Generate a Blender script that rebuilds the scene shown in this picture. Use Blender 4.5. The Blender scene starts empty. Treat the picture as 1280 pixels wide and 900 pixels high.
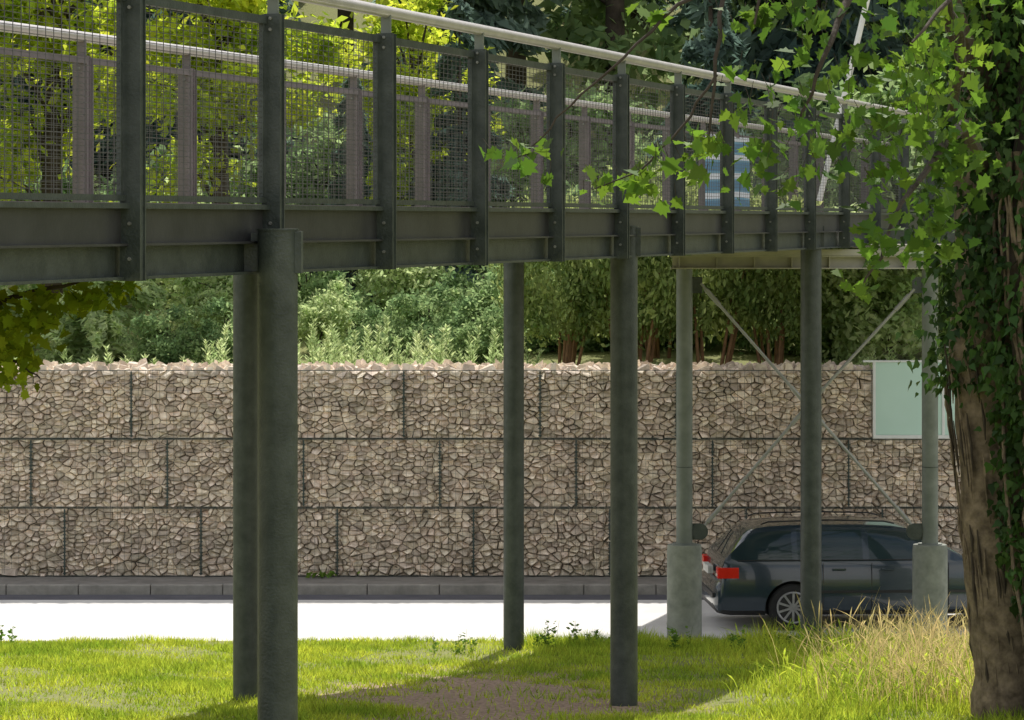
import bpy, bmesh, math, random
import numpy as np
from mathutils import Vector, Matrix
random.seed(7); rng=np.random.default_rng(11)
scene=bpy.context.scene
C=5.19
SUN_EL=math.radians(55); SUN_AZ=math.radians(9)
scene.view_settings.view_transform='Standard'
try: scene.view_settings.look='None'
except Exception: pass
scene.view_settings.exposure=0
# ---------------- materials
def setin(b,names,val):
    for n in names:
        if n in b.inputs:
            b.inputs[n].default_value=val; return
def mat(name,c1,c2=None,rough=.6,scale=8,bump=0.,bscale=None,metal=0.,detail=3,island=0.,spec=None,trans=0.,diffuse=False):
    m=bpy.data.materials.new(name); m.use_nodes=True
    nt=m.node_tree; N=nt.nodes; L=nt.links; N.clear()
    out=N.new('ShaderNodeOutputMaterial')
    if diffuse:
        b=N.new('ShaderNodeBsdfDiffuse'); cin=b.inputs['Color']
    else:
        b=N.new('ShaderNodeBsdfPrincipled'); cin=b.inputs['Base Color']
        b.inputs['Roughness'].default_value=rough; b.inputs['Metallic'].default_value=metal
        if spec is not None: setin(b,['Specular IOR Level','Specular'],spec)
    tc=N.new('ShaderNodeTexCoord'); nz=N.new('ShaderNodeTexNoise')
    nz.inputs['Scale'].default_value=scale; nz.inputs['Detail'].default_value=detail
    nz.inputs['Roughness'].default_value=.65
    L.new(tc.outputs['Object'],nz.inputs['Vector'])
    cr=N.new('ShaderNodeValToRGB'); c2=c2 or tuple(x*.6 for x in c1)
    cr.color_ramp.elements[0].position=.32; cr.color_ramp.elements[1].position=.68
    cr.color_ramp.elements[0].color=(*c2,1); cr.color_ramp.elements[1].color=(*c1,1)
    L.new(nz.outputs['Fac'],cr.inputs['Fac'])
    col=cr.outputs['Color']
    if island>0:
        g=N.new('ShaderNodeNewGeometry'); mr=N.new('ShaderNodeMapRange')
        mr.inputs['To Min'].default_value=1-island; mr.inputs['To Max'].default_value=1+island
        L.new(g.outputs['Random Per Island'],mr.inputs['Value'])
        hv=N.new('ShaderNodeHueSaturation'); L.new(mr.outputs['Result'],hv.inputs['Value'])
        m2=N.new('ShaderNodeMapRange'); m2.inputs['To Min'].default_value=.487; m2.inputs['To Max'].default_value=.513
        ma=N.new('ShaderNodeMath'); ma.operation='FRACT'; mm=N.new('ShaderNodeMath'); mm.operation='MULTIPLY'; mm.inputs[1].default_value=17.3
        L.new(g.outputs['Random Per Island'],mm.inputs[0]); L.new(mm.outputs[0],ma.inputs[0]); L.new(ma.outputs[0],m2.inputs['Value'])
        L.new(m2.outputs['Result'],hv.inputs['Hue'])
        L.new(col,hv.inputs['Color']); col=hv.outputs['Color']
    L.new(col,cin)
    if bump>0:
        n2=N.new('ShaderNodeTexNoise'); n2.inputs['Scale'].default_value=bscale or scale*4; n2.inputs['Detail'].default_value=4
        L.new(tc.outputs['Object'],n2.inputs['Vector'])
        bp=N.new('ShaderNodeBump'); bp.inputs['Strength'].default_value=bump; bp.inputs['Distance'].default_value=.02
        L.new(n2.outputs['Fac'],bp.inputs['Height']); L.new(bp.outputs['Normal'],b.inputs['Normal'])
    if trans>0:
        t=N.new('ShaderNodeBsdfTranslucent'); mx=N.new('ShaderNodeMixShader'); mx.inputs[0].default_value=trans
        hs=N.new('ShaderNodeHueSaturation'); hs.inputs['Hue'].default_value=.485; hs.inputs['Saturation'].default_value=1.05; hs.inputs['Value'].default_value=1.5
        L.new(col,hs.inputs['Color']); L.new(hs.outputs['Color'],t.inputs['Color'])
        L.new(b.outputs[0],mx.inputs[1]); L.new(t.outputs[0],mx.inputs[2]); L.new(mx.outputs[0],out.inputs[0])
    else: L.new(b.outputs[0],out.inputs[0])
    return m
def leafmat(name,c1,c2,trans=.5,island=.35,scale=.8,gloss=False):
    return mat(name,c1,c2,rough=.55,scale=scale,island=island,trans=trans,detail=1,spec=.2,diffuse=not gloss)
M={}
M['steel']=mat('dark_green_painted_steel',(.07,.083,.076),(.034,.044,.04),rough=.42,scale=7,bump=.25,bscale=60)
M['steel_pale']=mat('grey_green_painted_steel',(.21,.23,.205),(.14,.16,.14),rough=.55,scale=4,bump=.1,bscale=40)  # paler grey-green paint of pier tubes and post-top brackets
M['beam']=mat('grey_beam_paint',(.055,.055,.057),(.03,.03,.032),rough=.45,scale=2.5,bump=.1,bscale=30)
M['rail']=mat('handrail_tube_metal',(.62,.58,.57),(.5,.47,.46),rough=.3,scale=5,metal=.35)
M['bolt']=mat('galvanised_bolt',(.4,.4,.38),rough=.4,metal=.5)
M['rod']=mat('tension_rod_steel',(.36,.36,.34),(.3,.3,.28),rough=.4,metal=.2)
M['wire']=mat('mesh_wire',(.13,.125,.13),(.09,.09,.09),rough=.45,scale=5,metal=.2)
M['farpost']=mat('far_rail_sunlit_haze',(.2,.17,.175),(.14,.12,.125),rough=.6,scale=4)  # sunlit haze on the far railing, lightened into its base colour
M['deck']=mat('deck_planks',(.3,.27,.23),(.2,.18,.15),rough=.8,scale=6)
M['cross']=mat('galvanised_crosshead',(.5,.47,.4),(.36,.35,.3),rough=.5,scale=3,metal=.1)
M['conc']=mat('concrete_base',(.3,.315,.27),(.18,.195,.165),rough=.8,scale=5,bump=.2)
M['stone']=mat('limestone_fill',(.86,.75,.62),(.55,.455,.355),rough=.9,scale=7,bump=.5,bscale=35,island=.3)
M['gap']=mat('gabion_dark_core',(.16,.135,.11),(.09,.078,.065),rough=1,scale=8)
M['gwire']=mat('gabion_wire',(.05,.07,.065),(.035,.05,.045),rough=.5,scale=5,metal=.3)
M['asphalt']=mat('sunlit_asphalt',(.66,.65,.63),(.57,.56,.54),rough=.75,scale=1.2,bump=.3,bscale=120)  # base colour raised to the overexposed brightness of the sunlit road
M['asphalt_shadow']=mat('asphalt_wall_shadow',(.11,.11,.13),(.075,.075,.09),rough=.85,scale=3,bump=.3,bscale=120)  # the wall's shadow on the road, painted as darker asphalt
M['pave']=mat('pavement_concrete',(.26,.245,.225),(.17,.16,.145),rough=.9,scale=4,bump=.3,bscale=60)
M['kerb']=mat('kerb_stone',(.34,.32,.29),(.22,.21,.19),rough=.85,scale=5,bump=.3,bscale=50)
M['bark']=mat('bark_brown',(.28,.215,.15),(.09,.066,.044),rough=.95,scale=8,bump=1,bscale=14)
M['bark_d']=mat('bark_dark',(.08,.062,.046),(.04,.03,.022),rough=.95,scale=6,bump=.6,bscale=20)
M['thujabark']=mat('thuja_bark',(.4,.22,.12),(.22,.12,.07),rough=.95,scale=6)
M['maple']=leafmat('maple_leaf',(.12,.22,.03),(.055,.12,.02),trans=.5,gloss=True)
M['ivy']=leafmat('ivy_leaf',(.06,.125,.028),(.028,.06,.017),trans=.28,island=.4,scale=2,gloss=True)
M['yell']=leafmat('sunlit_leaf',(.5,.57,.08),(.26,.37,.05),trans=.6,island=.4)
M['bough']=leafmat('bough_leaf',(.28,.35,.04),(.14,.22,.025),trans=.55,island=.4)
M['con']=leafmat('spruce_needles_hazed',(.19,.26,.22),(.07,.115,.1),trans=.45,island=.3,scale=.35)  # distance haze put into the colour: lighter and bluish
M['con2']=leafmat('fir_needles_hazed',(.26,.34,.27),(.11,.17,.14),trans=.45,island=.3,scale=.35)  # lightened bluish base colour stands in for haze
M['thuja']=leafmat('thuja_foliage',(.4,.47,.19),(.18,.26,.1),trans=.5,island=.35,scale=1.2)
M['pale']=leafmat('pale_foliage',(.52,.6,.33),(.31,.42,.19),trans=.5,island=.35,scale=1.2)
M['mid']=leafmat('broadleaf_foliage_hazed',(.34,.45,.21),(.15,.24,.11),trans=.5,island=.35,scale=.6)  # base colour lightened in place of haze
M['grass']=leafmat('grass_blade',(.42,.5,.07),(.2,.31,.04),trans=.5,island=.4,scale=1.1)
M['straw']=leafmat('dry_grass',(.6,.5,.24),(.42,.36,.15),trans=.4,island=.3,scale=2)
M['weed']=leafmat('weed_leaf',(.16,.28,.05),(.09,.17,.03),trans=.4,scale=2)
# ---------------- mesh builder
class MB:
    def __init__(s): s.v=[];s.f=[];s.m=[];s.mats=[]
    def mi(s,m):
        if m not in s.mats: s.mats.append(m)
        return s.mats.index(m)
    def add(s,vs,fs,m):
        o=len(s.v); s.v.extend([tuple(v) for v in vs]); k=s.mi(m)
        for f in fs: s.f.append(tuple(i+o for i in f)); s.m.append(k)
    def obox(s,c,ax,ay,az,m):
        c=Vector(c);ax=Vector(ax);ay=Vector(ay);az=Vector(az)
        vs=[c+sx*ax+sy*ay+sz*az for sz in(-1,1) for sy in(-1,1) for sx in(-1,1)]
        s.add(vs,[(0,2,3,1),(4,5,7,6),(0,1,5,4),(2,6,7,3),(0,4,6,2),(1,3,7,5)],m)
    def box(s,x0,x1,y0,y1,z0,z1,m):
        s.obox(((x0+x1)/2,(y0+y1)/2,(z0+z1)/2),((x1-x0)/2,0,0),(0,(y1-y0)/2,0),(0,0,(z1-z0)/2),m)
    def beam(s,p,q,w,h,m,up=(0,0,1)):
        p=Vector(p);q=Vector(q);d=q-p; side=d.cross(Vector(up))
        if side.length<1e-5: side=Vector((1,0,0))
        side.normalize(); u=side.cross(d).normalized()
        s.obox((p+q)/2,side*w/2,d/2,u*h/2,m)
    def tube(s,pts,rs,m,n=12,cap=True):
        pts=[Vector(p) for p in pts]; vs=[];fs=[]
        if not hasattr(rs,'__len__'): rs=[rs]*len(pts)
        a=None
        for i,p in enumerate(pts):
            d=(pts[min(i+1,len(pts)-1)]-pts[max(i-1,0)]).normalized()
            if a is None: a=d.orthogonal().normalized()
            a=(a-d*a.dot(d)).normalized(); b=d.cross(a)
            for k in range(n):
                t=2*math.pi*k/n; vs.append(p+(a*math.cos(t)+b*math.sin(t))*rs[i])
        for i in range(len(pts)-1):
            for k in range(n):
                k2=(k+1)%n; fs.append((i*n+k,i*n+k2,(i+1)*n+k2,(i+1)*n+k))
        if cap: fs.append(tuple(range(n))[::-1]); fs.append(tuple((len(pts)-1)*n+k for k in range(n)))
        s.add(vs,fs,m)
    def make(s,name,parent=None,smooth=False,loc=None,bevel=0):
        me=bpy.data.meshes.new(name); me.from_pydata(s.v,[],s.f); 
        for m in s.mats: me.materials.append(m)
        me.polygons.foreach_set('material_index',s.m)
        if smooth:
            me.polygons.foreach_set('use_smooth',[True]*len(s.f))
            try: me.set_sharp_from_angle(angle=math.radians(38))
            except Exception: pass
        me.update(); o=bpy.data.objects.new(name,me); scene.collection.objects.link(o)
        if parent: o.parent=parent
        if loc: o.location=loc
        if bevel:
            bm=o.modifiers.new('b','BEVEL'); bm.width=bevel; bm.segments=2; bm.limit_method='ANGLE'
        return o
def empty(name,loc=(0,0,0)):
    e=bpy.data.objects.new(name,None); scene.collection.objects.link(e); e.location=loc; e.empty_display_size=.2; return e
def npmesh(name,V,k,mats,midx=None):
    n=len(V); me=bpy.data.meshes.new(name)
    me.vertices.add(n); me.vertices.foreach_set('co',np.ascontiguousarray(V,dtype=np.float32).ravel())
    me.loops.add(n); me.loops.foreach_set('vertex_index',np.arange(n,dtype=np.int32))
    nf=n//k; me.polygons.add(nf); me.polygons.foreach_set('loop_start',np.arange(0,n,k,dtype=np.int32))
    try: me.polygons.foreach_set('loop_total',np.full(nf,k,dtype=np.int32))
    except Exception: pass
    for m in mats: me.materials.append(m)
    if midx is not None: me.polygons.foreach_set('material_index',np.asarray(midx,dtype=np.int32))
    me.update(calc_edges=True); return me
def addobj(name,me,parent=None,loc=(0,0,0),rz=0,sc=(1,1,1)):
    o=bpy.data.objects.new(name,me); scene.collection.objects.link(o); o.location=loc; o.rotation_euler=(0,0,rz); o.scale=sc
    if parent: o.parent=parent
    return o
def norm(a): return a/np.maximum(np.linalg.norm(a,axis=1,keepdims=True),1e-6)
DIAM=np.array([(-1,0),(-.1,.5),(1,0),(-.1,-.5)])
MAPLE=np.array([(-.5,0),(-.38,.16),(-.42,.5),(-.1,.42),(.02,.85),(.25,.45),(.45,.5),(.55,.28),(1,0),(.55,-.28),(.45,-.5),(.25,-.45),(.02,-.85),(-.1,-.42),(-.42,-.5),(-.38,-.16)])
IVY=np.array([(-.5,0),(-.45,.45),(0,.5),(.2,.28),(.9,0),(.2,-.28),(0,-.5),(-.45,-.45)])
def leaves(Cn,size,shape=DIAM,U=None,flat=0.,aspect=1.):
    n=len(Cn)
    if U is None: U=rng.normal(size=(n,3))
    U=norm(U); W=rng.normal(size=(n,3)); W[:,2]+=flat*2
    W=norm(W-U*np.sum(W*U,1,keepdims=True)); Vv=np.cross(W,U)
    s=(size*(.6+.8*rng.random(n)))[:,None,None]
    P=Cn[:,None,:]+s*(shape[None,:,0:1]*U[:,None,:]+aspect*shape[None,:,1:2]*Vv[:,None,:])
    P=P+s*(.18*np.abs(shape[None,:,1:2]))*W[:,None,:]
    return P.reshape(-1,3)
# ---------------- world, sun, camera
w=bpy.data.worlds.new("World"); scene.world=w; w.use_nodes=True
nt=w.node_tree; nt.nodes.clear(); N=nt.nodes; L=nt.links; sky=N.new('ShaderNodeTexSky'); sky.sky_type='NISHITA'; sky.sun_disc=False
sky.sun_elevation=SUN_EL; sky.sun_rotation=SUN_AZ; sky.dust_density=2.0
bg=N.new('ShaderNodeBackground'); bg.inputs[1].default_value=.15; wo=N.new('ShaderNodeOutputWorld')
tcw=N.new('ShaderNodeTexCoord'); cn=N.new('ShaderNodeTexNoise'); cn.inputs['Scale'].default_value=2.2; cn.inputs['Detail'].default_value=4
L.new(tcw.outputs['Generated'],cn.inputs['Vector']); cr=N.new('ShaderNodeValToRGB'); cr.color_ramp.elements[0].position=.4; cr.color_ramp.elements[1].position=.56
cm_=N.new('ShaderNodeMixRGB'); cm_.inputs[2].default_value=(6.7,6.55,6.3,1)  # bright cloud layer added to the unseen sky to lift the shade
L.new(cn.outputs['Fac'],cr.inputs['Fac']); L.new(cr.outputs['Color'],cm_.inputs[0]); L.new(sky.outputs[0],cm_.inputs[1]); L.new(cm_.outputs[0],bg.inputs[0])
L.new(bg.outputs[0],wo.inputs[0])
S=Vector((math.sin(SUN_AZ)*math.cos(SUN_EL),math.cos(SUN_AZ)*math.cos(SUN_EL),math.sin(SUN_EL)))
sl=bpy.data.lights.new('sun','SUN'); sl.energy=5; sl.angle=math.radians(.5); sl.color=(1,.955,.88)
so=bpy.data.objects.new('sun',sl); scene.collection.objects.link(so); so.rotation_euler=S.to_track_quat('Z','Y').to_euler(); so.location=(20,40,60)
cam=bpy.data.cameras.new('camera'); cam.lens=36*4000/1280; cam.sensor_width=36; cam.clip_end=3000; cam.clip_start=.5
cam.shift_y=-175/1280
co=bpy.data.objects.new('camera',cam); scene.collection.objects.link(co); co.location=(0,0,C); co.rotation_euler=(math.radians(90),0,0); scene.camera=co
# ---------------- ground
def gz(x,y):
    if y<38.7: 
        z=.1+.077*max(0,38.3-y)
        if y>20: z+=.04*math.sin(x*.9+y*.35)*min(1,(38.7-y)/4)
        return z
    if y<38.9: return .1-.13*(y-38.7)/.2
    if y<46: return -.03
    if y<46.2: return -.03+2.65*(y-46)/.2
    z=2.62+.04*(y-46.2)
    if y>72: z+=.32*(y-72)
    return z
ys=[-60,-40,-20,-10,0,5,10,14,17,20]+[20+.5*i for i in range(1,38)]+[38.7,38.9,40,45.2,46,46.2,47,48,50,53,56,60,65,70,75,80,90,100,120,150,200,300]
ys=sorted(set(ys))
xs=[-300,-150,-80,-50,-30,-20,-15]+[-12+.5*i for i in range(49)]+[15,20,30,50,80,150,300]
V=[(x,y,gz(x,y)) for y in ys for x in xs]; nx=len(xs)
F=[(j*nx+i,j*nx+i+1,(j+1)*nx+i+1,(j+1)*nx+i) for j in range(len(ys)-1) for i in range(nx-1)]
def groundmat():
    m=bpy.data.materials.new('turf_and_soil'); m.use_nodes=True; nt=m.node_tree;N=nt.nodes;L=nt.links
    b=N['Principled BSDF']; b.inputs['Roughness'].default_value=1
    tc=N.new('ShaderNodeTexCoord')
    n2=N.new('ShaderNodeTexNoise'); n2.inputs['Scale'].default_value=25; n2.inputs['Detail'].default_value=6
    L.new(tc.outputs['Object'],n2.inputs['Vector'])
    c1=N.new('ShaderNodeValToRGB'); c1.color_ramp.elements[0].color=(.12,.15,.04,1); c1.color_ramp.elements[1].color=(.3,.29,.11,1)
    c2=N.new('ShaderNodeValToRGB'); c2.color_ramp.elements[0].color=(.2,.13,.09,1); c2.color_ramp.elements[1].color=(.5,.36,.26,1)
    c2.color_ramp.elements[0].position=.35; c2.color_ramp.elements[1].position=.65
    L.new(n2.outputs['Fac'],c1.inputs['Fac']); L.new(n2.outputs['Fac'],c2.inputs['Fac'])
    mp=N.new('ShaderNodeMapping'); mp.inputs['Location'].default_value=(.15*.6,-29.6*.2,0); mp.inputs['Scale'].default_value=(.6,.2,0)
    ln=N.new('ShaderNodeVectorMath'); ln.operation='LENGTH'
    L.new(tc.outputs['Object'],mp.inputs['Vector']); L.new(mp.outputs[0],ln.inputs[0])
    ad=N.new('ShaderNodeMath'); ad.operation='SUBTRACT'; sc=N.new('ShaderNodeMath'); sc.operation='MULTIPLY'; sc.inputs[1].default_value=1.2
    n3=N.new('ShaderNodeTexNoise'); n3.inputs['Scale'].default_value=3; n3.inputs['Detail'].default_value=5; L.new(tc.outputs['Object'],n3.inputs['Vector'])
    L.new(n3.outputs['Fac'],sc.inputs[0]); L.new(ln.outputs['Value'],ad.inputs[0]); L.new(sc.outputs[0],ad.inputs[1])
    mr=N.new('ShaderNodeMapRange'); mr.inputs['From Min'].default_value=.1; mr.inputs['From Max'].default_value=.6; mr.inputs['To Min'].default_value=1; mr.inputs['To Max'].default_value=0
    L.new(ad.outputs[0],mr.inputs['Value'])
    mx=N.new('ShaderNodeMixRGB'); L.new(mr.outputs[0],mx.inputs[0]); L.new(c1.outputs[0],mx.inputs[1]); L.new(c2.outputs[0],mx.inputs[2])
    L.new(mx.outputs[0],b.inputs['Base Color'])
    bp=N.new('ShaderNodeBump'); bp.inputs['Strength'].default_value=.8; bp.inputs['Distance'].default_value=.03; L.new(n2.outputs['Fac'],bp.inputs['Height']); L.new(bp.outputs[0],b.inputs['Normal'])
    return m
me=bpy.data.meshes.new('ground'); me.from_pydata(V,[],F); me.materials.append(groundmat()); me.polygons.foreach_set('use_smooth',[True]*len(F)); me.update(); addobj('ground',me)
b=MB(); b.box(-200,200,38.8,43.72,-.4,0,M['asphalt']); b.make('road')
b=MB(); b.box(-200,200,43.72,44.3,-.4,.003,M['asphalt_shadow']); b.make('road_shadow_strip')  # dark strip painted where the wall's shadow falls on the road
b=MB()
x=-40
while x<40:
    b.box(x,x+.99,44.3,44.44,-.2,.14+random.uniform(-.003,.003),M['kerb']); x+=1.0
b.make('kerb',bevel=.012)
b=MB(); b.box(-200,200,44.44,45.75,-.3,.125,M['pave']); b.make('pavement')
# ---------------- gabion wall
def clip(poly,mx,my,nx_,ny_):
    out=[];n=len(poly)
    for i in range(n):
        a=poly[i];c=poly[(i+1)%n]
        da=(a[0]-mx)*nx_+(a[1]-my)*ny_; dc=(c[0]-mx)*nx_+(c[1]-my)*ny_
        if da<=0: out.append(a)
        if (da<0)!=(dc<0) and abs(da-dc)>1e-9:
            t=da/(da-dc); out.append((a[0]+t*(c[0]-a[0]),a[1]+t*(c[1]-a[1])))
    return out
def stones(mb,u0,u1,v0,v1,org,U,Vv,Nn,m,sx=.102,sy=.066,dep=.07):
    org=Vector(org);U=Vector(U);Vv=Vector(Vv);Nn=Vector(Nn); asp=sx/sy
    nu=max(1,round((u1-u0)/sx)); nv=max(1,round((v1-v0)/sy)); du=(u1-u0)/nu; dv=(v1-v0)/nv*asp
    G={}
    for i in range(nu):
        for j in range(nv):
            if random.random()<.27: continue
            G[(i,j)]=((i+.5+random.uniform(-.5,.5))*du,(j+.5+random.uniform(-.5,.5))*dv)
    W=u1-u0;H=(v1-v0)*asp
    for (i,j),(px,py) in G.items():
        poly=[(max(0,px-.35),max(0,py-.35)),(min(W,px+.35),max(0,py-.35)),(min(W,px+.35),min(H,py+.35)),(max(0,px-.35),min(H,py+.35))]
        for a in range(-2,3):
            for c in range(-2,3):
                if a==0 and c==0: continue
                q=G.get((i+a,j+c))
                if q is None: continue
                poly=clip(poly,(px+q[0])/2,(py+q[1])/2,q[0]-px,q[1]-py)
                if len(poly)<3: break
            if len(poly)<3: break
        if len(poly)<3: continue
        pp=[p for k,p in enumerate(poly) if math.dist(p,poly[k-1])>.01]
        if len(pp)<3: continue
        cx=sum(p[0] for p in pp)/len(pp); cy=sum(p[1] for p in pp)/len(pp)
        d=dep*random.uniform(.25,1.1); tx=random.uniform(-.6,.6); ty=random.uniform(-1.1,.3); n=len(pp)
        r1=random.uniform(.94,1.0); r2=random.uniform(.5,.76); ox=random.uniform(-.012,.012); oy=random.uniform(-.012,.006)
        ring=[]
        for (rr,dd,jit,q) in((r1,-.06,0,0),(r1*.97,d*.2,.006,0),(r2,d,.007,1)):
            for p in pp:
                jr=rr*random.uniform(.9,1.06) if jit else rr
                lx=(p[0]-cx)*jr+ox*q; ly=(p[1]-cy)*jr+oy*q
                zz=dd+q*(lx*tx+ly*ty)+random.uniform(-jit,jit)
                ring.append(org+U*(u0+cx+lx+random.uniform(-jit,jit)*.5)+Vv*(v0+(cy+ly)/asp)+Nn*zz)
        fs=[]
        for r in range(2):
            for k in range(n):
                k2=(k+1)%n; fs.append((r*n+k,r*n+k2,(r+1)*n+k2,(r+1)*n+k))
        ap=sum((ring[2*n+k] for k in range(n)),Vector())/n+Nn*random.uniform(0,.02); ring.append(ap)
        for k in range(n): fs.append((2*n+k,2*n+(k+1)%n,3*n))
        mb.add(ring,fs,m)
wall=empty('gabion_wall',(0,0,0))
WX0=-12; Y=45.5; z0=.13; ch=.978
ends=[10,10,5.12]
b=MB()
for r in range(3):
    stones(b,WX0,ends[r],0,ch-.006,(0,Y,z0+r*ch),(1,0,0),(0,0,1),(0,-1,0),M['stone'])
stones(b,WX0,ends[2],0,1.0,(0,Y,z0+3*ch-.03),(1,0,0),(0,1,0),(0,0,1),M['stone'],sx=.12,sy=.11)
stones(b,5.12,ends[1],0,1.0,(0,Y,z0+2*ch-.03),(1,0,0),(0,1,0),(0,0,1),M['stone'],sx=.12,sy=.11)
stones(b,0,1,0,ch,(5.12,Y,z0+2*ch),(0,1,0),(0,0,1),(1,0,0),M['stone'])
b.make('stone_fill',wall)
b=MB()
for r in range(3): b.box(WX0-.01*r,ends[r]-.02,Y+.02,Y+.98,z0+r*ch-.02,z0+(r+1)*ch-.05,M['gap'])
b.make('core',wall)
b=MB(); yw=Y-.085
for r in range(3):
    x=WX0
    while x<ends[r]:
        b.box(x-.0016,x+.0016,yw-.002,yw+.002,z0+r*ch,z0+(r+1)*ch,M['gwire']); x+=.1
    for k in range(1,10):
        z=z0+r*ch+k*ch/10; b.box(WX0,ends[r],yw-.006,yw-.002,z-.0016,z+.0016,M['gwire'])
    for z in (z0+r*ch+.009,z0+(r+1)*ch-.009): b.box(WX0,ends[r],yw-.012,yw,z-.005,z+.005,M['gwire'])
for r,off in ((2,165),(1,40),(0,82)):
    k=-8
    while k<12:
        x=(off+170*k-640)/87.9
        if WX0<x<ends[r]:
            b.box(x-.010,x+.010,yw-.02,yw+.004,z0+r*ch+.02,z0+(r+1)*ch-.02,M['gwire'])
            zz=z0+r*ch+.04
            while zz<z0+(r+1)*ch-.04:
                b.box(x-.026,x+.026,yw-.026,yw-.012,zz,zz+.013,M['gwire']); zz+=.05
        k+=1
b.make('wire_cage',wall)
sp=empty('glass_noise_screen')
gm=mat('mint_glass',(.55,.75,.68),(.5,.7,.63),rough=.15,scale=1)
wm=mat('white_frame',(.75,.77,.76),(.68,.7,.69),rough=.4)
b=MB(); b.box(5.16,6.1,45.40,45.415,2.14,3.17,gm); b.box(6.14,7.3,45.40,45.415,2.14,3.17,gm); b.make('pane',sp)
b=MB()
for x in (5.12,6.1,7.3): b.box(x,x+.04,45.38,45.44,2.1,3.2,wm)
b.box(4.98,7.34,45.375,45.445,3.172,3.2,wm); b.box(5.12,7.34,45.375,45.445,2.09,2.138,wm); b.make('frame',sp,bevel=.004)
# ---------------- footbridge
fb=empty('footbridge')
near=[(-2.186,18.1),(-1.55,20.2),(-.92,22.3),(-.293,24.4),(.325,26.5),(.937,28.6),(1.55,30.7),(2.165,32.8),(2.783,34.9),(3.404,37.0),(4.02,39.1),(4.64,41.2),(5.26,43.3)]
for i in range(3): near.insert(0,(near[0][0]-.636,near[0][1]-2.1))
for i in range(10): near.append((near[-1][0]+.62,near[-1][1]+2.1))
near=[Vector((a,c,0)) for a,c in near]
tdir=[(near[min(i+1,len(near)-1)]-near[max(i-1,0)]).normalized() for i in range(len(near))]
out=[Vector((t.y,-t.x,0)) for t in tdir]
W=3.2
far=[p-o*W for p,o in zip(near,out)]
UP=Vector((0,0,1))
bs=MB(); br=MB(); bw=MB(); bb=MB(); bk=MB()
for side,line,sg in(('n',near,1),('f',far,-1)):
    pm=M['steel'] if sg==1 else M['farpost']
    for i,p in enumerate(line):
        o=out[i]*sg; t=tdir[i]
        top=C+1.30; bot=C-.34
        cpt=p+o*.045
        bs.obox(cpt+UP*((top+bot)/2),t*.03,o*.052,UP*((top-bot)/2),pm)
        bs.obox(cpt-t*.036+UP*((top+bot)/2-.004),t*.006,o*.062,UP*((top-bot)/2),pm)
        bs.obox(cpt+t*.036+UP*((top+bot)/2-.004),t*.006,o*.062,UP*((top-bot)/2),pm)
        bs.obox(cpt+UP*(C+1.355),t*.012,o*.035,UP*.085,M['steel_pale'] if sg==1 else pm)
        for zz in (C+1.27,C+1.2,C-.02,C-.22):
            bk.tube([cpt-t*.043+UP*zz,cpt-t*.056+UP*zz],.011,M['bolt'],n=6)
    for i in range(len(line)-1):
        p,q=line[i],line[i+1]; d=(q-p).normalized(); o=Vector((d.y,-d.x,0))*sg
        def L3(z,off,a=0,c=0): return (p+d*a+o*off+UP*z, q-d*c+o*off+UP*z)
        bb.beam(*L3(C-.035,-.03),.04,.20,M['beam'])
        bb.beam(*L3(C+.08,-.01),.11,.03,M['steel'])
        bb.beam(*L3(C-.14,-.03),.13,.014,M['beam'])
        bb.beam(*L3(C-.235,-.06),.02,.18,M['steel'])
        bb.beam(*L3(C-.33,-.05),.12,.018,M['steel'])
        bs.beam(*L3(C+1.26,0,.05,.05),.045,.05,pm)
        bs.beam(*L3(C+.125,0,.05,.05),.045,.035,pm)
        for e in(.085,-.085):
            a=(p+d*e) if e>0 else (q+d*e)
            bs.beam(a+UP*(C+.14),a+UP*(C+1.235),.02,.03,pm,up=o)
        Lb=(q-p).length; z=C+.17
        wr=.0018 if sg==1 else .0015
        while z<C+1.23:
            bw.beam(p+d*.09+UP*z,q-d*.09+UP*z,wr*2,wr*2,M['wire']); z+=.034
        a=.13
        while a<Lb-.1:
            bw.obox(p+d*a+o*.006+UP*(C+.69),d*wr*1.2,o*wr,UP*.55,M['wire']); a+=.1
    bpts=[p+out[i]*sg*.045+UP*(C+1.45) for i,p in enumerate(line)]
    br.tube(bpts,.042,M['rail'],n=16)
for i in range(len(near)-1):
    n0,n1,f0,f1=near[i],near[i+1],far[i],far[i+1]
    o0=out[i]*.06;o1=out[i+1]*.06
    vs=[n0-o0,n1-o1,f1+o1,f0+o0]
    bb.add([v+UP*(C+.02) for v in vs]+[v+UP*(C+.06) for v in vs],[(3,2,1,0),(4,5,6,7),(0,1,5,4),(1,2,6,5),(2,3,7,6),(3,0,4,7)],M['deck'])
    bb.beam(n0-out[i]*.08+UP*(C-.15),f0+out[i]*.08+UP*(C-.15),.12,.3,M['beam'])
bs.make('railing_posts_and_frames',fb); br.make('handrails',fb,smooth=True); bw.make('railing_wire_mesh',fb); bb.make('deck_beams',fb); bk.make('bolts',fb)
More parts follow.
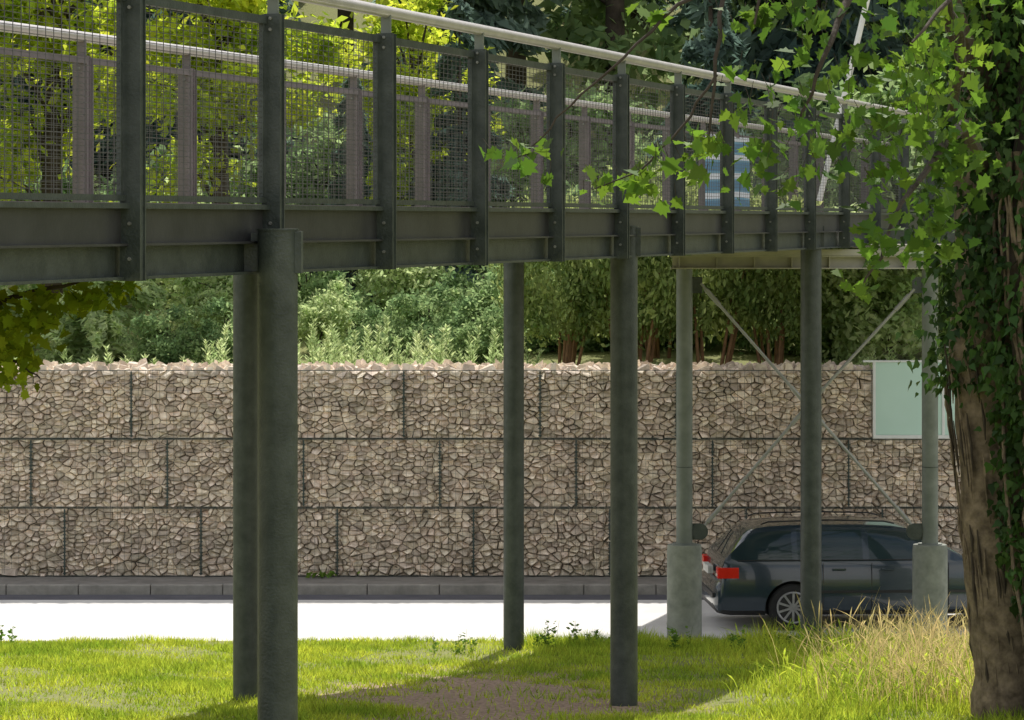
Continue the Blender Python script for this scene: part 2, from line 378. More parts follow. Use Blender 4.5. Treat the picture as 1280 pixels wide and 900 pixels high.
def banner_mat():
    m=bpy.data.materials.new('blue_white_banner_cloth'); m.use_nodes=True; N=m.node_tree.nodes; L=m.node_tree.links; b=N['Principled BSDF']; b.inputs['Roughness'].default_value=.6
    tc=N.new('ShaderNodeTexCoord'); wv=N.new('ShaderNodeTexWave'); wv.bands_direction='Z'; wv.inputs['Scale'].default_value=1.1; wv.inputs['Distortion'].default_value=2; wv.inputs['Detail'].default_value=1; wv.inputs['Detail Scale'].default_value=.4
    L.new(tc.outputs['Object'],wv.inputs['Vector']); cr=N.new('ShaderNodeValToRGB'); cr.color_ramp.interpolation='CONSTANT'
    e=cr.color_ramp.elements; e[0].color=(.08,.22,.36,1); e[1].position=.5; e[1].color=(.16,.36,.5,1); x=e.new(.8); x.color=(.7,.75,.8,1)
    L.new(wv.outputs['Fac'],cr.inputs['Fac']); L.new(cr.outputs[0],b.inputs['Base Color']); 
    return m
b=MB(); bm_=banner_mat(); nb=24; p0=far[15].lerp(far[16],.9);p1=far[17].lerp(far[18],.3); vs=[]
for k in range(nb+1):
    t=k/nb; p=p0.lerp(p1,t)-out[12]*(-.03+.015*math.sin(t*19)); vs+=[p+UP*(C+.17),p+UP*(C+1.25)]
b.add(vs,[(2*k,2*k+2,2*k+3,2*k+1) for k in range(nb)],bm_); b.make('banner',fb,smooth=True)
bc=MB()
def column(x,y,r,top,m,seg=40): 
    zb=gz(x,y)-.3
    bc.tube([(x,y,zb),(x,y,top)],r,m,n=seg)
for x,y in((-1.457,19.9),(1.022,29.2),(3.56,38.1)):
    column(x,y,.125,C-.065,M['steel'])
    bc.tube([(x,y,C-.065),(x,y,C-.053)],.132,M['steel'],n=40)
    bc.obox((x+.13,y+.03,C-.2),(.02,0,0),(0,.09,0),(0,0,.13),M['steel'])
    bc.obox((x-.14,y+.1,C-.2),(.09,0,0),(0,.03,0),(0,0,.12),M['steel'])
for x,y,r in((-2.39,28.7,.112),(.02,37.3,.12)):
    column(x,y,r,C-.35,M['steel']); 
bc.make('columns',fb,smooth=True)
bp_=MB(); py=39.35
for x,m in((2.12,'steel_pale'),(5.14,'steel_pale')):
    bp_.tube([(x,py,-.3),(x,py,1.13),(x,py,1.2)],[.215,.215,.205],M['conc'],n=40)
    bp_.tube([(x,py,1.2),(x,py,1.215)],.15,M['steel_pale'],n=32)
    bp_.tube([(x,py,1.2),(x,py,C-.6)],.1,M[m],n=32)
    bp_.tube([(x,py,2.15),(x,py,2.16)],.104,M['steel'],n=32)
    sg=1 if x<4 else -1
    for z in(1.36,C-.8): bp_.obox((x+sg*.15,py,z),(.07,0,0),(0,.01,0),(0,0,.1),M['steel'])
    bp_.tube([(x+sg*.19,py-.03,1.36),(x+sg*.19,py+.03,1.36)],.1,M['steel'],n=24)
A=Vector((2.32,py,C-.78));B=Vector((4.95,py,1.4));D_=Vector((4.95,py,C-.85));E=Vector((2.34,py,1.4))
cpt=(A+B)/2
for p in(A,B,D_,E):
    bp_.tube([cpt,p],.019,M['rod'],n=10); 
    dd=(p-cpt).normalized(); bp_.tube([p-dd*.35,p-dd*.1],.028,M['rod'],n=10); bp_.tube([cpt+dd*.1,cpt+dd*.3],.028,M['rod'],n=10)
bp_.tube([cpt-Vector((0,.03,0)),cpt+Vector((0,.03,0))],.085,M['steel'],n=24)
bp_.box(1.95,5.45,py-.12,py+.12,C-.6,C-.585,M['cross']); bp_.box(1.95,5.45,py-.12,py+.12,C-.455,C-.44,M['cross']); bp_.box(1.97,5.43,py-.01,py+.01,C-.585,C-.455,M['cross'])
for k in range(8): bp_.box(2.05+k*.46,2.06+k*.46,py-.1,py+.1,C-.583,C-.457,M['cross'])
bp_.make('braced_pier',fb,smooth=True)
b=MB()
b.box(2.2,7.2,py-.14,py-.06,C-.436,C-.36,M['cross']); 
b.box(4.4,7.5,py-.1,py+2.4,C-.355,C-.30,M['cross'])
for y in (py-.05,py+2.3): b.beam((4.4,y,C-.2),(7.5,y,C-.2),.06,.19,M['steel'])
b.make('side_landing',fb)
b=MB(); b.tube([(4.8,50,C+.3),(7.6,50,C+12)],[.045,.045],mat('white_stay_tube',(.8,.8,.78),(.7,.7,.68),rough=.35),n=16); b.make('stay_tube',fb,smooth=True)
# ---------------- car
def build_car():
    car=empty('estate_car',(2.5,41.2,0)); car.rotation_euler=(0,0,math.radians(3.5)); car.scale=(1,1,.955)
    paint=mat('car_dark_blue_paint',(.02,.037,.052),(.017,.032,.045),rough=.2,scale=2)
    for n_ in paint.node_tree.nodes:
        if n_.type=='BSDF_PRINCIPLED': setin(n_,['Coat Weight','Clearcoat'],.8)
    glass=mat('car_glass',(.025,.045,.05),(.018,.032,.036),rough=.04,scale=1)
    trim=mat('car_black_trim',(.015,.015,.016),rough=.5); red=mat('tail_light_red',(.7,.02,.015),(.6,.015,.01),rough=.15)
    amb=mat('lamp_clear',(.7,.62,.55),(.6,.5,.45),rough=.15); chrome=mat('alloy',(.42,.42,.43),rough=.35,metal=.6); plate=mat('number_plate',(.7,.7,.66),rough=.5); blk=mat('tyre_rubber',(.02,.02,.02),rough=.85)
    st=[(0,.34,.56,.70,0),(.025,.27,.63,.79,0),(.05,.235,.66,.825,0),(.085,.22,.68,.835,0),(.1,.22,.86,.84,0),(.14,.21,.955,.85,1),(.22,.2,1.05,.858,1),(.34,.2,1.19,.865,1),(.46,.2,1.31,.868,1),(.56,.2,1.365,.87,1),(.72,.2,1.39,.872,1),(1.0,.2,1.405,.875,1),(1.07,.2,1.408,.875,1),(1.45,.2,1.413,.875,1),(1.9,.2,1.412,.875,1),(1.98,.2,1.408,.875,1),(2.3,.2,1.39,.874,1),(2.5,.2,1.355,.873,1),(2.7,.2,1.27,.872,1),(2.95,.2,1.12,.87,1),(3.17,.2,.985,.868,1),(3.25,.2,.955,.867,0),(3.6,.2,.915,.862,0),(4.0,.2,.855,.85,0),(4.25,.2,.79,.82,0),(4.38,.22,.71,.77,0),(4.44,.26,.6,.7,0),(4.47,.34,.5,.6,0)]
    rows=[]
    for x,zb,zt,w_,cab in st:
        belt=.93-.02*math.sin(x)
        if cab: 
            h=max(zt-belt,.015); wr=w_-.07-.22*min(1,h/.48)
            r=[(0,zb),(w_-.12,zb),(w_-.03,zb+.07),(w_,.42),(w_+.004,.60),(w_-.012,.76),(w_-.03,belt-.05),(w_-.055,belt),(wr+.045,belt+h*.80),(wr-.02,belt+h*.93),(wr*.6,zt-.008),(0,zt)]
        else:
            b0=zt-.05
            f=lambda a:zb+(b0-zb)*a
            r=[(0,zb),(w_-.12,zb),(w_-.03,f(.1)),(w_,f(.33)),(w_+.002,f(.55)),(w_-.01,f(.75)),(w_-.03,f(.93)),(w_-.055,b0),(w_-.12,zt-.028),(w_-.22,zt-.014),(w_*.5,zt-.003),(0,zt)]
        rows.append([(x,y,z) for y,z in r])
    nr=12; mb=MB(); vs=[]
    for r in rows: vs+=r+[(x,-y,z) for x,y,z in r[1:-1]][::-1]
    n=2*nr-2
    for i in range(len(rows)-1):
        x0=st[i][0];x1=st[i+1][0]; mx=(x0+x1)/2
        for k in range(n):
            k2=(k+1)%n; f=(i*n+k,(i+1)*n+k,(i+1)*n+k2,i*n+k2)
            kk=k if k<nr-1 else 2*nr-3-k
            m=paint
            if kk==7 and .22<mx<2.95 and not(1.0<mx<1.07) and not (1.9<mx<1.98): m=glass
            if kk>=9 and .14<mx<.50: m=glass
            if kk>=8 and 2.45<mx<3.17: m=glass
            if kk in(0,1): m=trim
            mb.add([vs[j] for j in f],[(0,1,2,3)],m)
    mb.add([vs[j] for j in range(n)],[tuple(range(n))],paint); o=(len(rows)-1)*n
    mb.add([vs[o+j] for j in range(n)],[tuple(range(n))[::-1]],paint)
    body=mb.make('body',None,smooth=False)
    bm=bmesh.new(); bm.from_mesh(body.data); bmesh.ops.remove_doubles(bm,verts=bm.verts,dist=.0004); bmesh.ops.recalc_face_normals(bm,faces=bm.faces); bm.to_mesh(body.data); bm.free()
    cut=MB()
    for x in(1.0,3.72):
        for s in(-1,1): cut.tube([(x,s*.62,.31),(x,s*1.1,.31)],.355,trim,n=40)
    c=cut.make('cut'); 
    cbm=bmesh.new(); cbm.from_mesh(c.data); bmesh.ops.recalc_face_normals(cbm,faces=cbm.faces); cbm.to_mesh(c.data); cbm.free()
    md=body.modifiers.new('bo','BOOLEAN'); md.operation='DIFFERENCE'; md.object=c; md.solver='EXACT'
    bpy.context.view_layer.update(); dg=bpy.context.evaluated_depsgraph_get()
    nm=bpy.data.meshes.new_from_object(body.evaluated_get(dg)); body.modifiers.clear(); body.data=nm
    bpy.data.objects.remove(c); body.parent=car
    nm.polygons.foreach_set('use_smooth',[True]*len(nm.polygons))
    try: nm.set_sharp_from_angle(angle=math.radians(32))
    except Exception: pass
    t=MB()
    for s in(-1,1):
        t.box(.05,.31,min(s*.79,s*.862),max(s*.79,s*.862),.70,.84,red)
        t.obox((.075,s*.74,.765),(.03,0,0),(0,.09,0),(0,0,.07),red)
        t.obox((.06,s*.72,.735),(.022,0,0),(0,.06,0),(0,0,.02),amb)
        t.box(1.35,3.35,s*.878-.008,s*.878+.008,.50,.535,trim)
        for x in(1.38,2.0,2.98): t.box(x-.004,x+.004,s*.874-.006,s*.874+.006,.28,.9,trim)
        for x in(1.5,2.12): t.box(x,x+.17,s*.872-.022,s*.872+.022,.80,.825,paint)
        t.obox((2.88,s*.96,.99),(.05,0,0),(0,.09,0),(0,0,.06),paint)
        t.tube([(.62,s*.60,1.385),(.72,s*.60,1.42),(1.5,s*.60,1.44),(2.2,s*.60,1.42),(2.33,s*.60,1.39)],.011,trim,n=8)
        t.box(.3,2.95,s*.822-.006,s*.822+.006,.925,.937,trim)
        t.obox((4.35,s*.60,.62),(.07,0,0),(0,.16,0),(0,0,.06),amb)
    t.box(.0-.012,.06,-.26,.26,.70,.80,plate); t.box(-.015,.06,-.76,.76,.44,.50,trim)
    t.box(.07,.2,-.5,.5,.27,.31,trim); t.tube([(.13,-.1,.99),(.36,.25,1.235)],.008,trim,n=6)
    t.make('trim_and_lights',car,bevel=.006)
    wv=MB()
    for x in(1.0,3.72):
        for s in(-1,1):
            y0=s*.66;y1=s*.86
            wv.tube([(x,y0,.31),(x,y0+s*.02,.31),(x,y1-s*.03,.31),(x,y1,.31)],[.28,.31,.31,.285],blk,n=40)
            wv.tube([(x,y1-s*.01,.31),(x,y1+s*.004,.31)],.21,trim,n=32)
            wv.tube([(x,y1,.31),(x,y1+s*.012,.31)],.05,chrome,n=16)
            for k in range(10):
                a=2*math.pi*k/10+.3; d=Vector((math.cos(a),0,math.sin(a))); e=Vector((-d.z,0,d.x))
                wv.obox(Vector((x,y1+s*.008,.31))+d*.12,d*.09,e*.014,(0,.008,0),chrome)
            ring=[Vector((x+.2*math.cos(q*math.pi/16),y1+s*.004,.31+.2*math.sin(q*math.pi/16))) for q in range(33)]
            wv.tube(ring,.014,chrome,n=8,cap=False)
    wv.make('wheels',car,smooth=True)
build_car()
# ---------------- vegetation generators
def conifer_mesh(name,h,r,n,m,droop=.35,ls=.3,trunkr=.16,base=.06):
    b=MB(); b.tube([(0,0,-.5),(0,0,h*.5),(0,0,h*.97)],[trunkr,trunkr*.6,.02],M['bark_d'],n=8)
    nb=int(h*11); zs=base*h+(h*(1-base))*rng.random(nb)**1.0; th=rng.random(nb)*2*np.pi
    Lb=r*(1-zs/h)**.85*(.7+.5*rng.random(nb))+.15
    idx=rng.choice(nb,n,p=Lb/Lb.sum()); t=rng.random(n)**.6
    rad=np.stack([np.cos(th),np.sin(th),np.zeros(nb)],1)[idx]; tan=np.stack([-np.sin(th),np.cos(th),np.zeros(nb)],1)[idx]
    l=Lb[idx]; Cn=rad*(t*l)[:,None]; Cn[:,2]=zs[idx]-droop*l*t**1.4+.1*l*t
    Cn+=tan*(rng.normal(size=n)*.16*l*(1.1-t))[:,None]; Cn[:,2]+=-np.abs(rng.normal(size=n))*.14
    U=rad*.8+rng.normal(size=(n,3))*.55+tan*rng.normal(size=n)[:,None]*.5; U[:,2]-=.35+.5*rng.random(n)
    return b,leaves(Cn,ls,DIAM,U=U,aspect=.6)
def join_tree(name,b,P,k,m):
    nv=len(b.v); me=bpy.data.meshes.new(name)
    V=np.concatenate([np.array(b.v,dtype=np.float32).reshape(-1,3),P.astype(np.float32)])
    lv=[];ls=[];s=0
    for f in b.f: ls.append(s); lv.extend(f); s+=len(f)
    nl_=len(P); lvn=np.concatenate([np.array(lv,dtype=np.int32),np.arange(nl_,dtype=np.int32)+nv])
    lsn=np.concatenate([np.array(ls,dtype=np.int32),np.arange(0,nl_,k,dtype=np.int32)+s])
    me.vertices.add(len(V)); me.vertices.foreach_set('co',V.ravel()); me.loops.add(len(lvn)); me.loops.foreach_set('vertex_index',lvn)
    me.polygons.add(len(lsn)); me.polygons.foreach_set('loop_start',lsn)
    try: me.polygons.foreach_set('loop_total',np.diff(np.append(lsn,len(lvn))).astype(np.int32))
    except Exception: pass
    for q in b.mats: me.materials.append(q)
    me.materials.append(m); me.polygons.foreach_set('material_index',np.array(b.m+[len(b.mats)]*(nl_//k),dtype=np.int32))
    me.update(calc_edges=True); return me
def broad_mesh(name,h,cz,R,Rz,ncl,per,m,ls=.13,tr=.16,cs=.45,bark='bark_d',shape=DIAM):
    b=MB(); b.tube([(0,0,-.5),(.05,.05,cz*.4),(0,0,cz*.8),(0,0,cz+Rz*.5)],[tr*1.2,tr,tr*.7,.03],M[bark],n=8)
    cl=[]
    for i in range(ncl):
        d=rng.normal(size=3); d/=np.linalg.norm(d); rr=(rng.random()**.45)*(.8+.35*rng.random())
        c=np.array([d[0]*R*rr,d[1]*R*rr,cz+d[2]*Rz*rr]); cl.append(c)
        if i%2==0:
            s0=Vector((0,0,max(.3,min(c[2]-.4*R,cz)))); e=Vector(c); mdl=s0.lerp(e,.5)+Vector((0,0,.12*R)); b.tube([s0,mdl,e],[tr*.35,tr*.2,.012],M[bark],n=5,cap=False)
    cl=np.array(cl); idx=rng.integers(0,ncl,ncl*per); s=cs*(.6+.8*rng.random(ncl))[idx]
    Cn=cl[idx]+rng.normal(size=(ncl*per,3))*s[:,None]*np.array([.55,.55,.4])
    return join_tree(name,b,leaves(Cn,ls,shape,flat=.5),len(shape),m)
forest=empty('distant_forest')
cm=[]
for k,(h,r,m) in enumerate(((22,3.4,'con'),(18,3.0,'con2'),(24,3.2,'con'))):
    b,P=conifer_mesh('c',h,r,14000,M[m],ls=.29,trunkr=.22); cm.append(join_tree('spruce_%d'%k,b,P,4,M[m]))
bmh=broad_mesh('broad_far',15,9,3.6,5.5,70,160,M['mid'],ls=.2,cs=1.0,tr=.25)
xx=-30
while xx<32:
    for row,(yy,dy) in enumerate(((76,3),(90,5))):
        X=xx+random.uniform(-1.2,1.2)+row*2; Yp=yy+random.uniform(-dy,dy); sc=random.uniform(.75,1.1)
        me=random.choice(cm) if random.random()<.7 else bmh
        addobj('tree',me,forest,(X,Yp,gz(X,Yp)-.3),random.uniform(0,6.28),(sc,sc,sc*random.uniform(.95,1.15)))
    xx+=4.0
y1=broad_mesh('yellow_green_crown',9,5.3,2.1,2.9,60,170,M['yell'],ls=.10,cs=.5)
y2=broad_mesh('yellow_green_crown_b',9,5.0,1.8,2.6,50,160,M['yell'],ls=.10,cs=.5)
for X,Yp,me,s,r in((-5.2,57,y1,1.0,0.3),(-8.4,58.5,y2,1.2,1.2),(-1.9,62,y2,.85,2.0),(-12,57,y1,1.1,3),(11,60,y2,1.1,4)):
    addobj('broadleaf_tree',me,None,(X,Yp,gz(X,Yp)),r,(s,s,s))
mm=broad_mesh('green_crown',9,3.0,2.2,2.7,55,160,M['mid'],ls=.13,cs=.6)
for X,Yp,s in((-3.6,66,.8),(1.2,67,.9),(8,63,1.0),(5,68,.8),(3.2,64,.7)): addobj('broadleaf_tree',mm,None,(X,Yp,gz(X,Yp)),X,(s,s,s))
pm_=broad_mesh('pale_shrub',3,1.2,1.2,1.25,40,170,M['pale'],ls=.075,tr=.05,cs=.35)
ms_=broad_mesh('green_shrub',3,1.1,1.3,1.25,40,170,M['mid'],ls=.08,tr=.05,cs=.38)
b,P=conifer_mesh('c',4.2,1.7,11000,M['pale'],droop=.7,ls=.11,trunkr=.07); wp=join_tree('weeping_conifer',b,P,4,M['pale'])
addobj('weeping_conifer',wp,None,(-6.9,53,gz(0,53)-.1),0,(1,1,.75)); addobj('weeping_conifer',wp,None,(-9.4,55,gz(0,55)-.1),1,(1,1,.9))
for X,Yp,s in((-4.9,55,.8),(6.0,51,.95),(7.3,52,1.1),(5.1,54,1.0),(-10.8,51,.9),(9.5,51,1),(-2.0,58,.75),(-6,60,1.1),(3,60,1.1),(-3.2,54,.5)): addobj('pale_shrub',pm_,None,(X,Yp,gz(X,Yp)),X*3,(s,s,s))
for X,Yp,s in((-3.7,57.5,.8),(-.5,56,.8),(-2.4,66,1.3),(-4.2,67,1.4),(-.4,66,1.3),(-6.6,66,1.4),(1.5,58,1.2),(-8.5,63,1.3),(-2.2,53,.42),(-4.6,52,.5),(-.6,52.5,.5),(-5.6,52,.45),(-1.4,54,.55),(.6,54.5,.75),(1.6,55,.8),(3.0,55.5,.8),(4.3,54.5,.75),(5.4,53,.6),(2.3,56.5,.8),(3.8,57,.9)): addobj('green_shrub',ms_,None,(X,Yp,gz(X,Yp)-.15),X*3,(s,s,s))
def thuja_mesh(name):
    b=MB()
    for k in range(8):
        a=random.uniform(0,6.28); r=random.uniform(.1,.4); 
        b.tube([(r*math.cos(a),r*math.sin(a),-.2),(r*1.8*math.cos(a),r*1.8*math.sin(a),.8),(r*2.6*math.cos(a),r*2.6*math.sin(a),1.9)],[.045,.03,.012],M['thujabark'],n=6)
    nc=100; d=rng.normal(size=(nc,3)); d=norm(d); rr=.72+.38*rng.random(nc)
    cl=np.stack([d[:,0]*1.15*rr,d[:,1]*1.15*rr,1.8+d[:,2]*1.2*rr],1)
    cl=cl[(cl[:,2]>.9)]; nc=len(cl); idx=rng.integers(0,nc,11000)
    Cn=cl[idx]+rng.normal(size=(11000,3))*np.array([.16,.16,.18]); U=norm(cl[idx]-np.array([0,0,.6]))*.6+rng.normal(size=(11000,3))*.6; U[:,2]+=.4
    return join_tree(name,b,leaves(Cn,.065,DIAM,U=U),4,M['thuja'])
tj=[thuja_mesh('thuja_a'),thuja_mesh('thuja_b')]
for i,(X,Yp,s) in enumerate(((.75,51,.95),(1.9,50.6,1.0),(3.1,51,1.05),(4.2,51.2,.98),(2.5,53.5,1.1))): addobj('thuja_bush',tj[i%2],None,(X,Yp,gz(X,Yp)-.1),X*2,(s*.78,s*.78,s*.95))
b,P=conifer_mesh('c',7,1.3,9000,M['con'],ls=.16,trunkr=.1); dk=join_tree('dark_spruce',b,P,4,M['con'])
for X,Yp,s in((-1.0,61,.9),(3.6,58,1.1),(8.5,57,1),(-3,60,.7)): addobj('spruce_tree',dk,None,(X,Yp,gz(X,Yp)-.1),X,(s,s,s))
def saplings():
    b=MB(); Cs=[];Us=[]
    for i in range(460):
        X=rng.uniform(-12,10)
        low=.1<X<4.9
        if rng.random()>(1 if -4.5<X<.2 else .5): continue
        Yp=rng.uniform(47,50); h=rng.uniform(.3,.95) if -4.5<X<.3 else rng.uniform(.15,.5); z=gz(X,Yp); tx,ty=rng.normal(size=2)*.15
        if low: h*=.5
        b.tube([(X,Yp,z),(X+tx*h,Yp+ty*h,z+h)],[.007,.003],M['weed'],n=4)
        n=int(110*h)+12
        t=rng.random(n); a=rng.random(n)*6.28; r=.17*(1-t*.8)*rng.random(n)
        Cs.append(np.stack([X+tx*h*t+r*np.cos(a),Yp+ty*h*t+r*np.sin(a),z+h*t+r*.3],1)); Us.append(np.stack([np.cos(a),np.sin(a),.9+0*a],1))
    return join_tree('saplings',b,leaves(np.concatenate(Cs),.05,DIAM,U=np.concatenate(Us),aspect=.42),4,M['pale'])
addobj('sapling_row',saplings())
# ---------------- foreground maple with ivy
tree=empty('ivy_covered_maple')
b=MB()
def wob(pts,rs,m,n=20,sub=5,j=.03,par=None):
    P=[];R=[]
    for i in range(len(pts)-1):
        for k in range(sub):
            t=k/sub; P.append(Vector(pts[i]).lerp(Vector(pts[i+1]),t)+Vector((random.uniform(-j,j),random.uniform(-j,j),0))*(1 if i+k else 0)); R.append((rs[i]*(1-t)+rs[i+1]*t)*random.uniform(.94,1.06))
    P.append(Vector(pts[-1])); R.append(rs[-1]); (par or b).tube(P,R,m,n=n)
wob([(4.35,27,.4),(4.22,27,1.4),(4.1,27,2.7),(3.98,27,4.0),(4.05,27,5.5),(4.2,27,8),(4.1,26.8,12)],[.5,.34,.31,.29,.3,.27,.15],M['bark'],n=28)
wob([(4.65,26.4,.4),(4.55,26.4,1.5),(4.46,26.4,3.2),(4.3,26.4,4.8),(4.4,26.4,6.5),(4.6,26.4,9)],[.42,.28,.26,.25,.23,.15],M['bark_d'],n=24)
for k in range(130):
    a=random.uniform(math.pi*.85,math.pi*2.15); zz=random.uniform(.8,3.8); cx=4.33-.105*(zz-.4)
    rr=.32; x=cx+rr*math.cos(a); y=27+rr*math.sin(a); Lk=random.uniform(.2,.6)
    b.tube([(x,y,zz),(x-.05*Lk+random.uniform(-.015,.015),y-.01,zz+Lk/2),(x-.11*Lk,y,zz+Lk)],[.004,.015,.004],M['bark'] if k%3 else M['bark_d'],n=5)
for k in range(24):
    a=random.uniform(math.pi,2*math.pi); x0=4.5; pts=[]
    z=.5
    while z<6:
        a+=random.uniform(-.25,.25); rr=.31 if z<3.5 else .29; pts.append((x0-.05*(z-.5)+rr*math.cos(a),26.4+rr*math.sin(a),z)); z+=.25
    b.tube(pts,[random.uniform(.01,.026)]*len(pts),M['bark'],n=6)
br_d=[([(4.0,27,6.2),(3.4,25,6.9),(2.7,22.5,7.0),(2.2,20.5,6.7),(1.95,20,6.2),(1.78,20,5.75)],[.13,.09,.06,.03,.016,.006]),
 ([(2.7,22.5,7.0),(1.9,21,7.0),(1.35,20.3,6.75),(1.28,20,6.2),(1.22,20,5.6)],[.05,.03,.018,.013,.006]),
 ([(1.9,21,7.0),(1.05,20.2,6.55),(.7,20,6.2),(.35,20,5.9),(.1,20,5.62),(.0,20,5.55)],[.03,.013,.009,.007,.005,.003]),
 ([(1.28,20,6.1),(1.05,20,5.75),(.8,20,5.5),(.5,20,5.38)],[.01,.008,.006,.003]),
 ([(4.0,27,5.6),(3.4,24,5.9),(2.9,21.5,5.7),(2.5,20.5,5.3),(2.3,20,4.95),(2.15,20,4.7)],[.07,.05,.03,.015,.01,.004]),
 ([(4.1,27,7.5),(3.3,23.5,7.8),(2.3,21,7.6),(1.6,20,7.1),(1.5,19.8,6.4)],[.11,.08,.05,.02,.008]),
 ([(3.3,24,6),(3.1,22,6.4),(2.8,20.5,6.6),(2.5,20,6.3)],[.04,.03,.015,.008])]
for p,r in br_d: wob(p,r,M['bark_d'],n=8,sub=4,j=.015)
b.make('trunk_and_limbs',tree,smooth=True)
cl=[(.02,20,5.60,.20,.10,16),(.12,20,5.5,.12,.08,7),(.72,20,5.42,.26,.09,30),(.95,20,5.5,.2,.12,20),(1.2,20,5.66,.22,.18,38),(1.5,20,6.0,.22,.22,22),(1.62,19.8,5.5,.2,.18,22),(1.85,20,5.75,.28,.3,60),
(2.1,20.3,6.3,.35,.25,50),(1.75,20,6.5,.25,.15,34),(1.45,20,6.45,.16,.12,10),(2.35,20.4,5.75,.25,.38,80),(2.75,20.8,6.2,.35,.4,130),(2.95,21.5,5.6,.25,.45,120),(2.32,20,5.05,.17,.22,34),(2.2,20,4.75,.12,.08,10),(2.7,20.7,5.1,.15,.3,40),(.9,20.2,6.5,.1,.1,5),(3.1,22,6.8,.4,.4,110),(2.5,21,7.2,.6,.3,80),(3.9,25,7.5,.9,.8,350),(4.3,27,9.5,1.8,1.3,800),(3.2,24,8.4,1.3,.7,300),(5,33,10.5,1.8,1.0,800)]
Cs=[]
for x,y,z,rx,rz,n in cl:
    g=rng.normal(size=(n,3))*.6; Cs.append(np.stack([x+g[:,0]*rx,y+g[:,1]*max(.3,rx),z+g[:,2]*rz],1))
Cs=np.concatenate(Cs); n=len(Cs)
U=rng.normal(size=(n,3))*.8; U[:,2]-=.7
addobj('maple_leaves',npmesh('maple_leaves',leaves(Cs,.072,MAPLE,U=U,flat=.7),16,[M['maple']]),tree)
b=MB()
for c in Cs[:520:2]:
    b.tube([tuple(c),(c[0]+random.uniform(-.06,.06),c[1]+random.uniform(-.06,.06),c[2]+random.uniform(.05,.14))],[.002,.0025],M['bark_d'],n=3,cap=False)
b.make('twigs',tree)
n=9000; z=rng.uniform(1.8,9,n); keep=rng.random(n)<np.clip((z-1.3)/2.4,.1,1); z=z[keep]; n=len(z)
a=rng.uniform(0,2*np.pi,n); r=.28+np.abs(rng.normal(size=n))*.16*np.clip((z-1.5)/3,.1,1)
lump=(.12*np.sin(z*3.1+a*2)+.08*np.sin(z*7+a*3))*np.clip((z-1.5)/3,.2,1)
Ci=np.stack([4.54-.055*(z-.5)+(r+lump)*np.cos(a),26.4+(r+lump)*np.sin(a),z],1)
n2=5200; z2=rng.uniform(3.7,9,n2); a2=rng.uniform(0,2*np.pi,n2); r2=.32+np.abs(rng.normal(size=n2))*.16+.1*np.sin(z2*4+a2*2)
Ci2=np.stack([4.02+r2*np.cos(a2),27+r2*np.sin(a2),z2],1)
Ci=np.concatenate([Ci,Ci2]); aa=np.concatenate([a,a2]); U=np.stack([np.cos(aa)*.3,np.sin(aa)*.3,-1+0*aa],1)+rng.normal(size=(len(aa),3))*.45
addobj('ivy_leaves',npmesh('ivy_leaves',leaves(Ci,.062,IVY,U=U),8,[M['ivy']]),tree)
# ---------------- tree at the left, only a bough reaches the view
lt=empty('overhanging_tree'); b=MB()
wob([(-5.6,21,1.2),(-5.5,21,3.2),(-5.3,21,5),(-5.4,21,8)],[.26,.22,.18,.1],M['bark_d'],n=16)
wob([(-5.3,21,4.3),(-4.4,20.6,4.5),(-3.4,20,4.62),(-2.95,20,4.75),(-2.6,20,4.82)],[.1,.06,.03,.015,.005],M['bark_d'],n=8,j=.02)
wob([(-4.4,20.6,4.5),(-3.6,20.3,4.4),(-3.1,20,4.3),(-2.95,20,4.2)],[.04,.02,.01,.004],M['bark_d'],n=6,j=.02)
b.make('trunk_and_limbs',lt,smooth=True)
cl=[(-3.1,20,4.58,.26,.16,170),(-2.7,20,4.70,.26,.07,90),(-2.42,20,4.76,.12,.04,26),(-3.12,20,4.34,.14,.15,110),(-3.45,20.2,4.4,.3,.25,170),(-5.4,21,7.4,1.2,1.0,700),(-4.7,20.6,5.2,.6,.4,150)]
Cs=[]
for x,y,z,rx,rz,n in cl:
    g=rng.normal(size=(n,3))*.6; Cs.append(np.stack([x+g[:,0]*rx,y+g[:,1]*max(.3,rx),z+g[:,2]*rz],1))
Cs=np.concatenate(Cs); U=rng.normal(size=(len(Cs),3)); U[:,2]-=.5
addobj('leaves',npmesh('l',leaves(Cs,.055,MAPLE,U=U,flat=.5),16,[M['bough']]),lt)
# ---------------- grass
n=330000
X=rng.uniform(-8,8,n); Yg=rng.uniform(24.5,38.9,n)
keep=np.abs(X)<(Yg*.175+1.2); X=X[keep];Yg=Yg[keep]
def nz(x,y): return .5*np.sin(x*2.3+1.7*np.sin(y*.9))+.5*np.sin(y*1.7+1.3*np.sin(x*1.9))+.35*np.sin(x*6.1+y*4.3)
dm=np.sqrt(((X+.15)*.6)**2+((Yg-29.6)*.2)**2)
pk=np.clip((dm-.5+.28*nz(X*1.5,Yg*1.5))*2.0,.05,1)
pk=np.minimum(pk,np.clip(.7+.6*nz(X*.8+3,Yg*.7),.18,1))
keep=rng.random(len(X))<pk; X=X[keep];Yg=Yg[keep]; n=len(X)
Z=.1+.077*np.maximum(0,38.3-Yg)+.04*np.sin(X*.9+Yg*.35)*np.minimum(1,(38.7-Yg)/4); Z=np.where(Yg>38.7,.1-.13*(Yg-38.7)/.2,Z)
h=.03+.05*rng.random(n)+.03*nz(X,Yg)+.02*nz(X*4,Yg*3)
tall=((X>.2)&(Yg>35.5)); h=np.where(tall,h*(1.5+1.4*np.clip(nz(X*2,Yg),0,1)),h)
tall=((X>2.2)&(Yg<36)); h=np.where(tall,h*1.5,h)
h=np.maximum(h,.02)
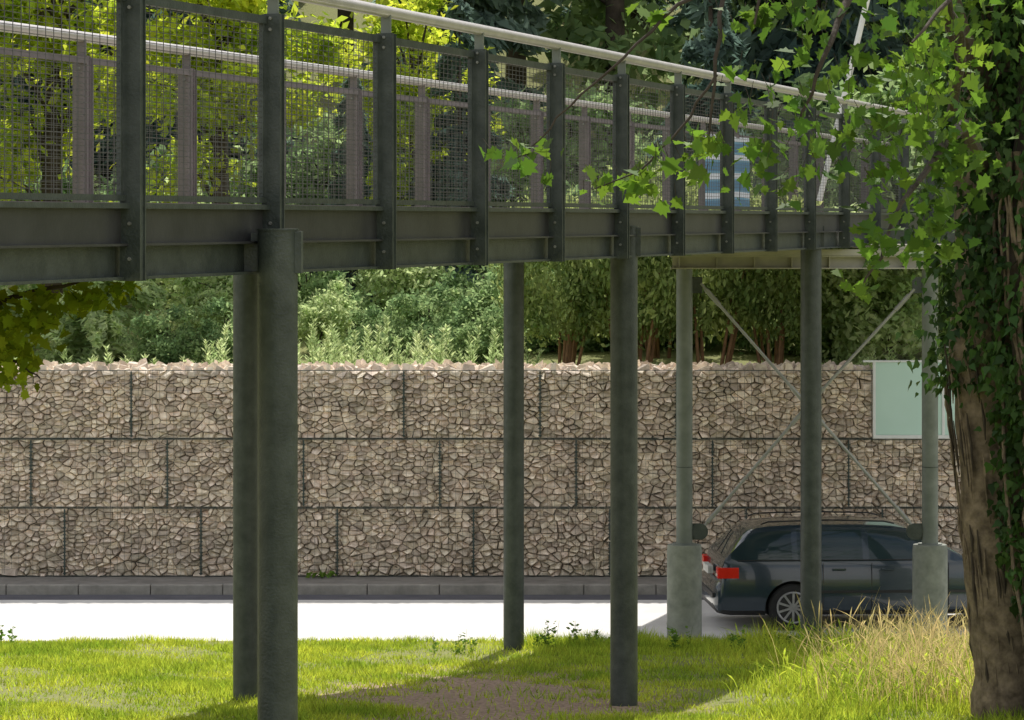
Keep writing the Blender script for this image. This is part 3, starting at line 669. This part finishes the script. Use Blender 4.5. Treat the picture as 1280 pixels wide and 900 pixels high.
a=rng.uniform(0,2*np.pi,n); wd=.005+.006*rng.random(n); lean=rng.normal(size=(n,2))*.45
base=np.stack([X,Yg,Z-.01],1); side=np.stack([np.cos(a)*wd,np.sin(a)*wd,0*a],1)
tip=base+np.stack([lean[:,0]*h,lean[:,1]*h,h],1)
P=np.stack([base-side,base+side,tip],1).reshape(-1,3)
addobj('lawn_grass',npmesh('lawn_grass',P,3,[M['grass']]))
def stalks(n,hr,name,m,cent,wd=.004):
    P=[]
    for i in range(n):
        c=random.choice(cent); x=random.gauss(c[0],c[2]); y=random.gauss(c[1],c[2])
        h=random.uniform(*hr); a=random.uniform(0,6.28); ln=random.uniform(.15,.95)*h; z=gz(x,y); s=Vector((-math.sin(a),math.cos(a),0)) if random.random()<.5 else Vector((1,0,0))
        pts=[Vector((x+math.cos(a)*ln*t*t,y+math.sin(a)*ln*t*t,z+h*(t-.4*t*t*ln/h))) for t in(0,.3,.6,.85,1)]
        ws=[wd,wd*.8,wd*.6,wd*2.2 if random.random()<.35 else wd*.4,.0008]
        for k in range(4): P+=[pts[k]-s*ws[k],pts[k]+s*ws[k],pts[k+1]+s*ws[k+1],pts[k+1]-s*ws[k+1]]
    return npmesh(name,np.array([tuple(p) for p in P]),4,[m])
cent=[(3.5,30,.4),(3.9,31,.4),(4.0,29.5,.4),(4.2,28,.4),(3.6,28.6,.35),(4.4,32,.4),(4.4,33.5,.5),(4.3,35,.5),(4.6,36,.4)]
addobj('tall_dry_grass',stalks(1500,(.2,.85),'tall_dry_grass',M['straw'],cent,wd=.0035))
cent=[(3.3,30,.5),(4.0,31,.6),(3.8,28.5,.5),(4.4,33,.5),(4.2,35,.6),(3.9,37,.5)]
addobj('tall_green_grass',stalks(3600,(.1,.45),'tall_green_grass',M['grass'],cent,wd=.005))
b=MB();Cs=[];Us=[]
for x,y,h in((-.65,36.6,.28),(.4,36.8,.35),(.3,37,.2),(1.3,37.2,.25),(-6.0,38.2,.25),(1.9,37,.3),(2.6,36.5,.3),(3.2,37.4,.3),(.9,37.5,.3),(4.6,36.8,.35)):
    for q in range(5):
        xx_=x+random.gauss(0,.1); yy_=y+random.gauss(0,.1); z=gz(x,y); hh=h*random.uniform(.5,1.1)
        b.tube([(xx_,yy_,z-.02),(xx_+random.gauss(0,.03),yy_,z+hh)],[.004,.002],M['weed'],n=4)
        m_=22; t=rng.random(m_); a=rng.random(m_)*6.28; r=.05*rng.random(m_)
        Cs.append(np.stack([xx_+r*np.cos(a),yy_+r*np.sin(a),z+hh*t],1)); Us.append(np.stack([np.cos(a),np.sin(a),.4+0*a],1))
addobj('weeds',join_tree('weeds',b,leaves(np.concatenate(Cs),.026,DIAM,U=np.concatenate(Us)),4,M['weed']))
b=MB(); m_=60
Cn=np.stack([-2.7+rng.normal(size=m_)*.15,45.25+rng.normal(size=m_)*.05,.15+.06*rng.random(m_)],1)
b.tube([(-2.7,45.3,.1),(-2.7,45.3,.2)],.004,M['weed'],n=4)
addobj('weed_tuft',join_tree('tuft',b,leaves(Cn,.04),4,M['weed']))
